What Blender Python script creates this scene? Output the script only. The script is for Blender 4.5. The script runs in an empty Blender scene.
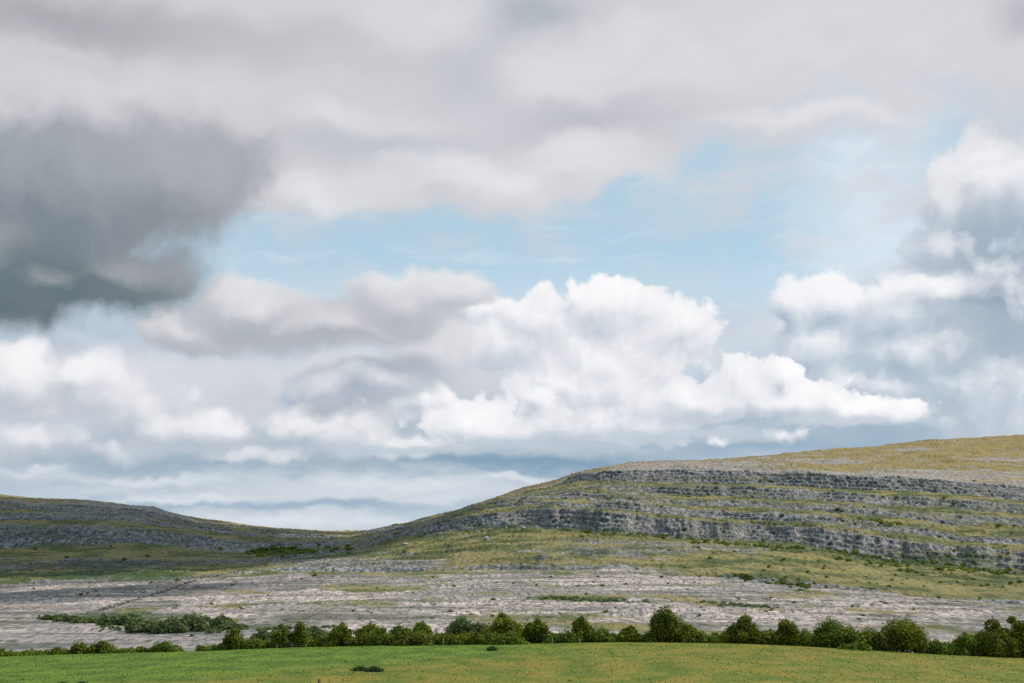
import bpy, math, random
import numpy as np
import mathutils

C = bpy.context.scene.collection
W_PX, H_PX, F_PX = 1024, 683, 1407.0
PITCH = math.radians(10.0)
CAM_Z = 8.0
SUN_AZ, SUN_EL = math.radians(78), math.radians(48)   # clockwise from the view direction (+Y)

# ---------------------------------------------------------------- camera
cam_data = bpy.data.cameras.new('camera')
cam_data.sensor_width = 36.0
cam_data.lens = 36.0 * F_PX / W_PX
cam_data.clip_start = 0.5
cam_data.clip_end = 60000.0
cam = bpy.data.objects.new('camera', cam_data)
cam.location = (0, 0, CAM_Z)
cam.rotation_euler = (math.radians(90) + PITCH, 0, 0)
C.objects.link(cam)
bpy.context.scene.camera = cam


def ray(px, py):
    """World direction through a pixel of the photograph (numpy friendly)."""
    cx = (np.asarray(px, float) - W_PX / 2) / F_PX
    cy = (H_PX / 2 - np.asarray(py, float)) / F_PX
    return cx, math.cos(PITCH) - cy * math.sin(PITCH), math.sin(PITCH) + cy * math.cos(PITCH)


def at(px, py, Y):
    """World point on the ray of (px, py) at forward distance Y."""
    dx, dy, dz = ray(px, py)
    t = Y / dy
    return dx * t, Y + 0 * t, CAM_Z + dz * t


def azel(px, py):
    dx, dy, dz = ray(px, py)
    n = math.sqrt(dx * dx + dy * dy + dz * dz)
    return math.degrees(math.atan2(dx, dy)), math.degrees(math.asin(dz / n))


def lin(c):
    """'#rrggbb' as seen on screen -> linear rgb."""
    v = [int(c[i:i + 2], 16) / 255 for i in (1, 3, 5)]
    return tuple(x / 12.92 if x <= 0.04045 else ((x + 0.055) / 1.055) ** 2.4 for x in v)


# ---------------------------------------------------------------- node expressions
class E:
    """A socket that can be used in arithmetic; every operation adds a Math node."""
    tree = None

    def __init__(s, sock): s.s = sock

    def __add__(a, b): return m('ADD', a, b)
    __radd__ = __add__
    def __sub__(a, b): return m('SUBTRACT', a, b)
    def __rsub__(a, b): return m('SUBTRACT', b, a)
    def __mul__(a, b): return m('MULTIPLY', a, b)
    __rmul__ = __mul__
    def __truediv__(a, b): return m('DIVIDE', a, b)


def _in(sock, v):
    if isinstance(v, E): E.tree.links.new(v.s, sock)
    elif v is not None: sock.default_value = v


def m(op, a, b=None, c=None, clamp=False):
    n = E.tree.nodes.new('ShaderNodeMath'); n.operation = op; n.use_clamp = clamp
    _in(n.inputs[0], a); _in(n.inputs[1], b)
    if c is not None: _in(n.inputs[2], c)
    return E(n.outputs[0])


def vm(op, a, b=None, scale=None):
    n = E.tree.nodes.new('ShaderNodeVectorMath'); n.operation = op
    _in(n.inputs[0], a)
    if b is not None: _in(n.inputs[1], b)
    if scale is not None: _in(n.inputs['Scale'], scale)
    return E(n.outputs['Value'] if op in ('LENGTH', 'DISTANCE', 'DOT_PRODUCT') else n.outputs[0])


def smooth(x, lo, hi):
    n = E.tree.nodes.new('ShaderNodeMapRange'); n.interpolation_type = 'SMOOTHSTEP'; n.clamp = True
    _in(n.inputs['Value'], x); _in(n.inputs['From Min'], lo); _in(n.inputs['From Max'], hi)
    return E(n.outputs[0])


def remap(x, lo, hi, a, b):
    n = E.tree.nodes.new('ShaderNodeMapRange'); n.clamp = True
    _in(n.inputs['Value'], x)
    for k, v in zip(('From Min', 'From Max', 'To Min', 'To Max'), (lo, hi, a, b)): _in(n.inputs[k], v)
    return E(n.outputs[0])


def mix(f, a, b, blend='MIX'):
    n = E.tree.nodes.new('ShaderNodeMix'); n.data_type = 'RGBA'; n.blend_type = blend
    n.clamp_factor = True
    _in(n.inputs[0], f)
    for k, v in ((6, a), (7, b)):
        if isinstance(v, tuple): v = (*v, 1.0)
        _in(n.inputs[k], v)
    return E(n.outputs[2])


def noise(P, scale, detail=5.0, rough=0.5, dist=0.0, color=False, dim='3D', lac=2.0, w=None):
    n = E.tree.nodes.new('ShaderNodeTexNoise'); n.noise_dimensions = dim
    _in(n.inputs['Vector'], P); _in(n.inputs['Scale'], scale); _in(n.inputs['Detail'], detail)
    _in(n.inputs['Roughness'], rough); _in(n.inputs['Distortion'], dist); _in(n.inputs['Lacunarity'], lac)
    return E(n.outputs[1 if color else 0])


def voro(P, scale, detail=0.0, rough=0.5, feature='F1', dim='3D', smoothness=0.5, rnd=1.0, out='Distance'):
    n = E.tree.nodes.new('ShaderNodeTexVoronoi'); n.feature = feature; n.voronoi_dimensions = dim
    n.normalize = False
    _in(n.inputs['Vector'], P); _in(n.inputs['Scale'], scale)
    if 'Detail' in n.inputs and n.inputs['Detail'].enabled: _in(n.inputs['Detail'], detail)
    if 'Roughness' in n.inputs and n.inputs['Roughness'].enabled: _in(n.inputs['Roughness'], rough)
    if feature == 'SMOOTH_F1': _in(n.inputs['Smoothness'], smoothness)
    _in(n.inputs['Randomness'], rnd)
    return E(n.outputs[out])


def xyz(x, y, z=0.0):
    n = E.tree.nodes.new('ShaderNodeCombineXYZ')
    for k, v in enumerate((x, y, z)): _in(n.inputs[k], v)
    return E(n.outputs[0])


def sep(v):
    n = E.tree.nodes.new('ShaderNodeSeparateXYZ'); _in(n.inputs[0], v)
    return [E(o) for o in n.outputs]
# ---------------------------------------------------------------- the sky: Nishita plus layers of procedural cloud
K = 0.1                                            # background strength
DPP = math.degrees(1 / F_PX)                       # degrees per pixel near the optical axis
world = bpy.data.worlds.new('World'); bpy.context.scene.world = world
world.use_nodes = True
wt = world.node_tree; wt.nodes.clear(); E.tree = wt
out = wt.nodes.new('ShaderNodeOutputWorld'); bg = wt.nodes.new('ShaderNodeBackground')
wt.links.new(bg.outputs[0], out.inputs[0]); bg.inputs[1].default_value = K * 1.07
sky = wt.nodes.new('ShaderNodeTexSky'); sky.sky_type = 'NISHITA'; sky.sun_disc = False
sky.sun_elevation = SUN_EL; sky.sun_rotation = SUN_AZ
sky.altitude = 100; sky.air_density = 1.0; sky.dust_density = 1.6; sky.ozone_density = 1.2
tc = wt.nodes.new('ShaderNodeTexCoord')
dirv = E(tc.outputs['Generated'])
dx_, dy_, dz_ = sep(dirv)
AZ = m('DEGREES', m('ARCTAN2', dx_, dy_)); EL = m('DEGREES', m('ARCSINE', dz_))
P0 = xyz(AZ, EL, 0.0)


def wcol(c): return tuple(v / K for v in lin(c))


def madd(v, s_, o):
    n = E.tree.nodes.new('ShaderNodeVectorMath'); n.operation = 'MULTIPLY_ADD'
    _in(n.inputs[0], v); n.inputs[1].default_value = s_; n.inputs[2].default_value = o
    return E(n.outputs[0])


def ell(P, b):
    """Distance from the centre of an ellipse given in pixels, 1 on its edge."""
    a, e = azel(b[0], b[1])
    sx, sy = 1 / (b[2] * DPP), 1 / (b[3] * DPP)
    return vm('LENGTH', madd(P, (sx, sy, 0), (-a * sx, -e * sy, 0)))


def warp(P, scale, amp, detail=4.0, rough=0.55, seed=0.0, ax=1.0, ay=1.0):
    q = madd(P, (ax, ay, 1), (seed * 7.3, seed * 3.1, 0))
    n = noise(q, scale, detail, rough, color=True, dim='2D')
    n = madd(n, (amp, amp, 0), (-0.5 * amp, -0.5 * amp, 0))
    return vm('ADD', P, n)


def field(P, blobs, k=0.25):
    D = None
    for b in blobs:
        d = ell(P, b)
        D = d if D is None else m('SMOOTH_MIN', D, d, k)
    return 1.0 - D


def paint(P, col, strokes):
    for (cx, cy, rx, ry, c, w) in strokes:
        n = E.tree.nodes.new('ShaderNodeMapRange'); n.interpolation_type = 'SMOOTHSTEP'; n.clamp = True
        _in(n.inputs['Value'], ell(P, (cx, cy, rx * 1.75, ry * 1.75)))
        n.inputs['To Min'].default_value = w; n.inputs['To Max'].default_value = 0.0
        col = mix(E(n.outputs[0]), col, wcol(c))
    return col


# --- clear air, whitened by thin high cloud
base = E(sky.outputs[0])
base = mix(0.66, base, wcol('#bbdcec'))
streak = noise(vm('MULTIPLY', warp(P0, 0.25, 1.5, 3, 0.5, 3.1), (0.22, 1.3, 1)), 0.9, 6, 0.6)
Pv = warp(P0, 0.3, 2.0, 4, 0.55, 9.0)
veil = (1.0 - smooth(ell(Pv, (870, 220, 115, 230)), 0.0, 1.0)) * 1.0
veil = m('MAXIMUM', veil, smooth(EL, azel(512, 240)[1], azel(512, 330)[1]) * 0.55)
veil = m('ADD', veil, smooth(streak, 0.50, 0.72) * 0.4, clamp=True)
base = mix(veil, base, wcol('#d2dfea'))
base = mix(smooth(EL, azel(512, 380)[1], azel(512, 520)[1]), base, wcol('#c0cdd9'))


def layer(under, P, blobs, w_edge, amp, nscale, nrough, seed, col, strokes, relief, lo='#8797a5', hi='#ffffff',
          k=0.25, delta=(0.55, 0.75), billow=0.0, detail=6.0, stretch=(1, 1), off=0.1, lamp=1.0, amax=1.0, bscale=1.3):
    def h(Q):
        D = field(Q, blobs, k)
        q = madd(Q, (stretch[0], stretch[1], 1), (seed * 5.7, seed * 2.9, 0))
        r = D + noise(q, nscale, detail, nrough, dim='2D') * amp + (off - 0.5 * amp)
        if billow:
            v = voro(q, nscale * bscale, 2.0, 0.5, 'F1', '2D')
            r = r + (0.5 - v) * billow
        return r
    h0 = h(P)
    h1 = h(vm('ADD', P, (delta[0], delta[1], 0)))
    a = smooth(h0, 0.0, w_edge)
    if amax < 1: a = a * amax
    c = paint(P, wcol(col), strokes)
    r = (m('MINIMUM', h0, 1.2) - m('MINIMUM', h1, 1.2)) * relief        # > 0 where the far side towards the sun is thinner
    c = mix(m('MULTIPLY', r, 1.0, clamp=True) * lamp, c, wcol(hi))
    c = mix(m('MULTIPLY', r, -1.0, clamp=True), c, wcol(lo))
    return mix(a, under, c)


Pa = warp(P0, 0.45, 1.1, 5, 0.55, 1.7)
Ps = warp(P0, 0.2, 2.6, 5, 0.5, 5.3)
Pl = warp(P0, 0.5, 1.5, 6, 0.6, 7.3, 0.5, 1.4)

# --- far low banks near the horizon: long flat bars
c = layer(base, Pl, [(200, 500, 420, 60), (700, 430, 500, 130), (100, 430, 400, 150), (-400, 440, 500, 160), (1500, 440, 600, 190)], 0.5, 0.5, 0.5, 0.55, 2.0, '#b0bfce',
          [(520, 500, 700, 50, '#bdc9d5', 0.8), (340, 465, 260, 15, '#7f9cb2', 1.0), (520, 467, 140, 14, '#6c91ab', 1.0), (60, 455, 150, 22, '#9db0c0', 0.8),
           (200, 484, 190, 9, '#9fb1c1', 0.9), (400, 488, 190, 20, '#cdd4dc', 1.0), (200, 497, 120, 8, '#c9d0d9', 0.9), (300, 507, 210, 7, '#89a5ba', 1.0),
           (300, 524, 190, 14, '#d2d8df', 1.0), (60, 480, 120, 12, '#b5c0cc', 0.8), (470, 515, 60, 10, '#b7c8d6', 0.8),
           (700, 434, 190, 20, '#83a1b8', 1.0), (870, 425, 150, 18, '#90a8bc', 0.9), (860, 350, 90, 60, '#afbecd', 0.8),
           (930, 395, 130, 30, '#a1b4c6', 0.8), (60, 400, 120, 40, '#c3c8d1', 0.7), (230, 380, 120, 40, '#c2c8d1', 0.8), (230, 430, 200, 16, '#c8cdd5', 0.8), (990, 425, 40, 14, '#c4cbd4', 0.8)],
          1.0, '#8ba1b4', '#dfe4ea', stretch=(0.35, 1.5), delta=(0.2, 0.5))
# --- flat far cumulus between the bars
c = layer(c, Pa, [(410, 488, 170, 11), (190, 498, 110, 6), (120, 478, 130, 7), (300, 523, 170, 9), (520, 478, 60, 6), (30, 470, 60, 8), (500, 512, 60, 6)], 0.8, 1.1, 0.8, 0.56, 67.0, '#c8d0d9',
          [], 0.8, '#aebcc9', '#d9dfe5', stretch=(0.6, 1.4), delta=(0.3, 0.35), off=0.05, amax=0.7)
# --- pale mass filling the middle heights
c = layer(c, Ps, [(120, 400, 260, 62), (330, 400, 200, 66), (540, 380, 160, 80), (700, 370, 160, 62), (-200, 400, 260, 90), (1180, 330, 260, 150), (950, 330, 120, 90)], 0.6, 0.6, 0.35, 0.5, 61.0, '#c3c8d0',
          [(120, 350, 110, 30, '#cfd2d8', 0.8), (300, 420, 160, 16, '#c9ced6', 0.8), (150, 440, 160, 14, '#aebbc8', 0.9), (520, 440, 160, 14, '#adbac7', 0.9), (340, 440, 140, 10, '#a7b6c4', 0.9),
           (960, 330, 110, 50, '#a3b2c2', 0.9), (900, 380, 110, 30, '#afbdcb', 0.9), (720, 360, 120, 70, '#b9c8d6', 0.95), (10, 380, 90, 40, '#cfd1d7', 0.8), (560, 330, 80, 40, '#cdd1d8', 0.8)],
          1.0, '#9eadbb', '#e3e5e9')
# --- cumulus bank: left towers
c = layer(c, Pa, [(20, 372, 62, 46), (85, 372, 50, 32), (-60, 385, 90, 60), (120, 400, 80, 34), (200, 430, 95, 26), (320, 428, 100, 24), (40, 440, 90, 26), (120, 452, 60, 14), (390, 446, 90, 16), (260, 455, 70, 10)],
          0.55, 0.8, 0.5, 0.5, 11.0, '#cfd3d9',
          [(25, 356, 34, 24, '#eeeeef', 1.0), (88, 362, 30, 18, '#e9e9ec', 1.0), (40, 408, 80, 14, '#b7bdc7', 0.8), (205, 425, 70, 9, '#dcdfe4', 0.8),
           (240, 445, 110, 8, '#b6c0cb', 0.9), (130, 388, 40, 14, '#cfd2d9', 0.7), (60, 435, 70, 14, '#bcc4ce', 0.8), (120, 460, 160, 14, '#aab8c5', 0.8), (380, 452, 90, 8, '#b4c0cc', 0.8)],
          0.8, '#a9b4c0', '#f0f0f2', billow=0.4)
# --- right-hand masses
c = layer(c, Pa, [(835, 297, 50, 26), (955, 250, 46, 34), (930, 285, 60, 26), (797, 305, 30, 32), (900, 310, 80, 34), (990, 180, 58, 58), (950, 195, 34, 46), (1050, 200, 80, 75), (1000, 300, 70, 75), (920, 350, 100, 40), (1180, 260, 160, 160), (820, 345, 50, 30), (880, 385, 150, 40), (1000, 390, 90, 50)],
          0.32, 0.75, 0.5, 0.55, 17.0, '#c5ced8',
          [(985, 160, 60, 30, '#e6e7ea', 1.0), (938, 190, 20, 46, '#e2e5e9', 0.9), (1005, 300, 62, 50, '#8b9db0', 1.0), (985, 240, 50, 30, '#9dacbc', 1.0), (1020, 345, 60, 40, '#a1b0c0', 0.9),
           (850, 288, 70, 16, '#eff0f2', 1.0), (795, 290, 24, 25, '#e6e9ed', 0.8), (930, 285, 44, 10, '#f1f2f3', 0.9), (860, 325, 90, 18, '#c0cbd7', 0.9), (905, 375, 120, 24, '#afbecc', 0.9), (970, 335, 40, 24, '#b4bfcb', 0.7), (800, 345, 40, 25, '#c9d3dd', 0.7)],
          1.1, '#9cadbe', '#f0f1f3', billow=0.35, bscale=1.6)
# --- the big white cumulus in the middle
c = layer(c, Pa, [(610, 305, 76, 36), (540, 318, 64, 34), (675, 330, 52, 34), (500, 345, 70, 35), (600, 370, 120, 58), (740, 385, 66, 36), (790, 372, 20, 20), (840, 407, 76, 14),
                  (545, 392, 26, 24), (470, 420, 74, 28), (600, 425, 120, 28), (700, 402, 100, 28), (462, 306, 50, 24), (895, 412, 26, 8), (410, 395, 60, 20), (800, 402, 80, 24), (860, 409, 70, 17)],
          0.20, 0.60, 0.5, 0.56, 23.0, '#dfe1e6',
          [(600, 285, 60, 20, '#f1f1f3', 0.9), (470, 300, 50, 10, '#f2f2f3', 0.8), (690, 305, 34, 18, '#ededf0', 0.8), (560, 340, 110, 20, '#d3d7de', 0.9), (500, 368, 60, 20, '#c6ccd5', 0.9),
           (545, 384, 26, 16, '#f4f4f5', 0.9), (600, 398, 80, 14, '#eaebee', 0.8), (480, 412, 50, 12, '#eeeff1', 0.8), (640, 375, 40, 26, '#dfe1e6', 0.7), (620, 420, 60, 10, '#cbd0d8', 0.7),
           (790, 365, 24, 14, '#eeeff1', 0.85), (760, 385, 40, 14, '#e2e4e9', 0.8), (850, 402, 80, 12, '#ebecef', 0.85), (740, 420, 150, 9, '#c0c9d4', 0.8), (540, 446, 110, 9, '#c9cfd8', 0.8), (700, 350, 40, 24, '#d9dce2', 0.7)],
          1.15, '#b7c1cc', '#f7f6f7', billow=0.42, bscale=1.7, delta=(0.38, 0.55), off=0.06)
# --- thin murk under the cumulus bases
c = layer(c, Pl, [(600, 449, 120, 13), (540, 447, 180, 12), (400, 448, 120, 9), (700, 436, 160, 10), (860, 424, 110, 7)], 1.0, 0.7, 0.5, 0.55, 71.0, '#a9b9c7', [(200, 440, 200, 10, '#b9c2cd', 0.8), (900, 428, 90, 12, '#96adc0', 0.9)], 0.4, '#9fb0bf', '#c4cdd6', stretch=(0.35, 1.2), off=0.3, amax=0.95)
# --- little detached scuds
c = layer(c, Pa, [(852, 379, 14, 8), (785, 438, 22, 10), (800, 434, 10, 10), (298, 410, 18, 12), (905, 413, 30, 10), (720, 440, 20, 6)], 1.1, 1.3, 1.1, 0.6, 29.0, '#dfe2e8', [], 0.6, '#b3bdc9', '#f0f0f3', off=0.1, amax=0.85)
# --- the soft grey cloud left of it
c = layer(c, Ps, [(400, 300, 70, 34), (255, 305, 70, 28), (330, 325, 120, 32), (450, 290, 60, 24), (200, 325, 60, 24), (380, 390, 70, 28), (430, 350, 60, 40), (330, 395, 60, 24)],
          0.42, 0.7, 0.5, 0.5, 31.0, '#bfc2c9',
          [(375, 272, 44, 12, '#dcdde1', 1.0), (250, 285, 70, 12, '#bfc1c7', 0.8), (300, 330, 150, 22, '#acb0b8', 1.0), (430, 300, 60, 30, '#c3c6cc', 0.7), (480, 330, 50, 30, '#ccd0d5', 0.8),
           (360, 388, 90, 22, '#9dabba', 1.0), (350, 415, 90, 12, '#b5bfca', 0.8), (280, 395, 12, 30, '#a2b4c6', 0.9), (300, 412, 12, 8, '#eceef0', 0.9), (420, 355, 90, 10, '#cdd0d6', 0.8), (450, 395, 50, 28, '#c5cbd4', 0.7)],
          1.0, '#a5acb6', '#e3e3e6', off=0.10)
# --- high deck across the whole top of the view
c = layer(c, Ps, [(200, -60, 500, 250), (430, 40, 300, 140), (640, -60, 360, 235), (1000, -160, 420, 250), (330, 120, 190, 66), (450, 165, 190, 46), (570, 150, 130, 42), (180, 120, 240, 120), (512, -900, 2600, 940)],
          0.28, 0.42, 0.4, 0.56, 41.0, '#cbccd1',
          [(90, 28, 210, 24, '#a4a4ab', 1.0), (240, 42, 120, 18, '#b6b6bc', 0.6), (50, 62, 110, 10, '#c6c6ca', 0.9), (280, 110, 110, 60, '#c8c9cd', 0.8), (400, 55, 120, 20, '#c3c4ca', 0.5),
           (530, 15, 60, 30, '#a9b0b8', 1.0), (470, 80, 50, 40, '#b9bdc5', 0.8), (560, 75, 60, 26, '#d9d9dd', 0.9), (690, 60, 150, 38, '#d8d7dc', 0.9), (600, 118, 120, 18, '#b8bac2', 1.0), (750, 105, 120, 20, '#cbcbd1', 0.8),
           (400, 150, 120, 16, '#b9bec6', 0.9), (440, 120, 80, 16, '#cfcfd5', 0.7), (300, 190, 40, 12, '#dcdee3', 0.9), (400, 193, 150, 15, '#e0e1e5', 1.0), (560, 178, 100, 20, '#e0e1e5', 1.0), (900, 30, 150, 50, '#d7d4da', 0.8), (920, 85, 140, 14, '#cfd0d5', 0.8),
           (1012, 14, 28, 22, '#b0b1b9', 0.9), (820, 120, 110, 9, '#dddee2', 0.8), (250, 160, 40, 40, '#b9bcc2', 0.6)],
          1.2, '#b9bcc3', '#e2e2e6', stretch=(0.6, 1.2), delta=(0.4, 0.9), off=0.04)
# --- the dark cloud at the left
c = layer(c, Ps, [(60, 205, 155, 105), (-40, 255, 150, 66), (178, 178, 100, 85), (120, 272, 100, 44), (40, 282, 125, 36), (-60, 290, 140, 36), (-200, 210, 260, 120)],
          0.5, 0.55, 0.45, 0.58, 53.0, '#8b939b',
          [(50, 90, 170, 24, '#bcbcc1', 0.9), (140, 145, 110, 50, '#a4a8b0', 0.9), (40, 150, 80, 40, '#949ba3', 0.9), (60, 220, 110, 34, '#7c868f', 1.0), (215, 190, 50, 60, '#a1a4aa', 0.8), (60, 280, 140, 32, '#66757c', 1.0), (180, 255, 60, 30, '#8b9197', 0.8),
           (50, 308, 150, 18, '#5b6c74', 1.0), (0, 232, 24, 16, '#9c9fa4', 0.7), (35, 285, 50, 16, '#66757c', 0.7)],
          0.9, '#757c83', '#b5b7bb', off=0.05)
# far round the sides and overhead (outside the photograph) the cover breaks up with height
wt.links.new(c.s, bg.inputs[0])
world.cycles.sampling_method = 'MANUAL'; world.cycles.sample_map_resolution = 512

# ---------------------------------------------------------------- sun
sd = bpy.data.lights.new('sun', 'SUN'); sd.energy = 4.2; sd.angle = math.radians(0.53); sd.color = (1.0, 0.93, 0.83)
sun = bpy.data.objects.new('sun', sd); C.objects.link(sun)
sun.rotation_euler = (math.radians(90) - SUN_EL, 0, -SUN_AZ + math.pi)
# the lamp shines along its -Z: towards the ground, away from the sun's place in the sky

_sdir = mathutils.Vector((math.sin(SUN_AZ) * math.cos(SUN_EL), math.cos(SUN_AZ) * math.cos(SUN_EL), math.sin(SUN_EL)))
sun.rotation_euler = _sdir.to_track_quat('Z', 'Y').to_euler()
sun.location = _sdir * 500

sc = bpy.context.scene
sc.view_settings.view_transform = 'Standard'; sc.view_settings.look = 'None'
sc.view_settings.exposure = 0; sc.view_settings.gamma = 1; sc.view_settings.use_curve_mapping = False
sc.cycles.use_denoising = False
sc.cycles.use_adaptive_sampling = True; sc.cycles.adaptive_threshold = 0.015; sc.cycles.adaptive_min_samples = 6
sc.cycles.max_bounces = 6; sc.cycles.diffuse_bounces = 2
# ---------------------------------------------------------------- numpy helpers
def _hash(ix, iy, seed):
    h = (ix.astype(np.int64) * 374761393 + iy.astype(np.int64) * 668265263 + seed * 1442695041) & 0xFFFFFFFF
    h = ((h ^ (h >> 13)) * 1274126177) & 0xFFFFFFFF
    h = h ^ (h >> 16)
    return h


def gnoise(x, y, seed=0):
    """2D gradient noise, about -1..1."""
    x0 = np.floor(x); y0 = np.floor(y); fx = x - x0; fy = y - y0
    ux = fx * fx * fx * (fx * (fx * 6 - 15) + 10); uy = fy * fy * fy * (fy * (fy * 6 - 15) + 10)
    r = []
    for j in (0, 1):
        for i in (0, 1):
            a = _hash(x0 + i, y0 + j, seed) * (2 * math.pi / 4294967296.0)
            r.append(np.cos(a) * (fx - i) + np.sin(a) * (fy - j))
    return 1.5 * ((r[0] * (1 - ux) + r[1] * ux) * (1 - uy) + (r[2] * (1 - ux) + r[3] * ux) * uy)


def fbm(x, y, octaves=4, seed=0, gain=0.5):
    s = 0; a = 1.0; t = 0
    for o in range(octaves):
        s = s + a * gnoise(x * 2 ** o + 17.3 * o, y * 2 ** o - 9.1 * o, seed + o); t += a; a *= gain
    return s / t * 1.5


def sstep(x, lo, hi):
    t = np.clip((x - lo) / (hi - lo), 0, 1); return t * t * (3 - 2 * t)


def link(name, me, parent=None):
    o = bpy.data.objects.new(name, me); C.objects.link(o)
    if parent is not None: o.parent = parent
    return o


def tag(o, label=None, cat=None, group=None, kind=None):
    for k, v in (('label', label), ('category', cat), ('group', group), ('kind', kind)):
        if v: o[k] = v
    return o


def mesh(name, V, faces_flat, n_per, mats, smooth_=False, attrs=None, mat_index=None):
    V = np.asarray(V, np.float32); F = np.asarray(faces_flat, np.int32).ravel()
    me = bpy.data.meshes.new(name)
    nf = len(F) // n_per
    me.vertices.add(len(V)); me.vertices.foreach_set('co', V.ravel())
    me.loops.add(len(F)); me.loops.foreach_set('vertex_index', F)
    me.polygons.add(nf); me.polygons.foreach_set('loop_start', np.arange(nf, dtype=np.int32) * n_per)
    if smooth_: me.polygons.foreach_set('use_smooth', np.ones(nf, bool))
    if mat_index is not None: me.polygons.foreach_set('material_index', np.asarray(mat_index, np.int32))
    for mm in (mats if isinstance(mats, (list, tuple)) else [mats]): me.materials.append(mm)
    for k, a in (attrs or {}).items():
        at_ = me.attributes.new(k, 'FLOAT', 'POINT'); at_.data.foreach_set('value', np.asarray(a, np.float32).ravel())
    me.update(calc_edges=True)
    return me


def grid_faces(nr, nc):
    i = np.arange(nr * nc).reshape(nr, nc)
    return np.stack([i[:-1, :-1], i[:-1, 1:], i[1:, 1:], i[1:, :-1]], -1).reshape(-1, 4)


def new_mat(name):
    mt = bpy.data.materials.new(name); mt.use_nodes = True
    t = mt.node_tree; t.nodes.clear(); E.tree = t
    o = t.nodes.new('ShaderNodeOutputMaterial'); b = t.nodes.new('ShaderNodeBsdfPrincipled')
    t.links.new(b.outputs[0], o.inputs[0]); b.inputs['Roughness'].default_value = 0.9
    b.inputs['Specular IOR Level'].default_value = 0.2
    return mt, t, b


def attr(name, out='Fac'):
    n = E.tree.nodes.new('ShaderNodeAttribute'); n.attribute_name = name; return E(n.outputs[out])


def geo(outn):
    n = E.tree.nodes.new('ShaderNodeNewGeometry'); return E(n.outputs[outn])


def bump(t, b, height, strength, dist):
    n = t.nodes.new('ShaderNodeBump'); _in(n.inputs['Height'], height)
    n.inputs['Strength'].default_value = strength; n.inputs['Distance'].default_value = dist
    t.links.new(n.outputs[0], b.inputs['Normal'])


# ---------------------------------------------------------------- the hills: a loft through measured contour lines
XS = [0, 68, 137, 202, 246, 300, 350, 408, 440, 477, 528, 579, 640, 690, 740, 794, 848, 898, 949, 1024]


def curve(pts):
    xs, ys = zip(*pts)
    def f(px):
        y = np.interp(px, xs, ys)
        s0 = (ys[1] - ys[0]) / (xs[1] - xs[0]); s1 = (ys[-1] - ys[-2]) / (xs[-1] - xs[-2])
        y = np.where(px < xs[0], ys[0] + np.clip(px - xs[0], -300, 0) * s0 * 0.5, y)
        return np.where(px > xs[-1], ys[-1] + np.clip(px - xs[-1], 0, 300) * s1 * 0.5, y)
    return f


ridge = curve([(0, 495.6), (34, 499), (68, 500), (102, 502), (154, 508), (164, 512), (205, 520.6), (239, 525), (290, 530.5), (350, 533), (372, 533), (391, 531.5), (425, 524), (477, 505), (528, 488),
               (566, 480), (572, 475.5), (579, 473.5), (600, 469), (630, 464), (690, 461), (764, 457), (804, 452.5), (865, 447), (900, 444), (949, 439.5), (1000, 436.5), (1024, 436)])
crest = curve([(0, 657), (60, 655), (120, 653.5), (200, 651.5), (300, 647.5), (420, 645.5), (512, 644.5), (580, 643), (650, 642.5), (720, 643.5), (768, 645), (830, 648), (880, 651), (940, 655), (1024, 658.5)])
L = []     # (y(px), distance at px = 0, 350, 600, 1024, weight of cliff below this line)
L.append((lambda px: crest(px) + 1.5, (127, 127, 127, 127), 'field'))
L.append((lambda px: crest(px) - 4, (165, 165, 165, 165), 'pave'))
L.append((curve([(0, 632), (200, 632), (350, 629), (600, 626), (800, 630), (1024, 638)]), (240, 240, 240, 240), 'pave'))
L.append((curve([(0, 611), (200, 606), (350, 603), (600, 602), (800, 608), (1024, 620)]), (420, 400, 380, 360), 'pave'))
L.append((curve([(0, 589), (100, 584), (200, 577), (300, 573), (350, 573), (480, 571), (620, 571), (720, 578), (800, 587), (900, 595), (1024, 605)]), (760, 760, 640, 520), 'pave'))
L.append((curve([(0, 587), (100, 582), (200, 575), (300, 568), (350, 567), (480, 566), (620, 566), (720, 573), (800, 581), (900, 589), (1024, 599)]), (790, 780, 645, 525), 'cliffmix'))
L.append((curve([(0, 572), (100, 571), (200, 569), (260, 565), (300, 560), (350, 552), (408, 539), (477, 529), (528, 527), (579, 532), (640, 536), (690, 539), (794, 546), (824, 553), (881, 564), (949, 569), (1024, 578)]), (1100, 1150, 900, 760), 'grass'))
L.append((curve([(0, 562), (100, 560), (200, 563), (260, 561), (300, 556), (350, 548), (408, 533), (456, 521), (500, 514), (528, 512), (579, 512), (630, 515), (690, 519), (781, 529), (848, 536), (915, 543), (982, 549), (1024, 554)]), (1110, 1160, 912, 775), 'cliff'))
L.append((curve([(0, 548), (68, 545), (137, 542), (202, 549), (246, 554), (300, 550), (350, 543), (408, 529), (477, 512), (528, 505.5), (579, 509), (640, 512), (690, 515.5), (730, 520), (814, 522), (848, 528), (915, 533), (959, 541), (1024, 546)]), (1350, 1300, 990, 850), 'ledge'))
L.append((curve([(0, 527), (68, 526), (137, 531), (202, 539), (246, 545), (300, 542.5), (350, 540), (408, 527), (477, 509.5), (528, 502), (579, 502), (640, 504), (690, 508), (730, 512), (814, 514), (848, 519), (915, 526), (959, 535), (1024, 537)]), (1375, 1310, 998, 862), 'cliff'))
L.append((curve([(0, 520), (68, 519.5), (137, 523), (202, 531), (246, 536), (300, 538.5), (350, 538), (408, 526.2), (477, 508.4), (528, 500), (579, 499), (690, 506), (774, 508.5), (848, 514), (898, 518), (960, 526), (1024, 528)]), (1480, 1400, 1060, 930), 'ledge'))
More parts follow.
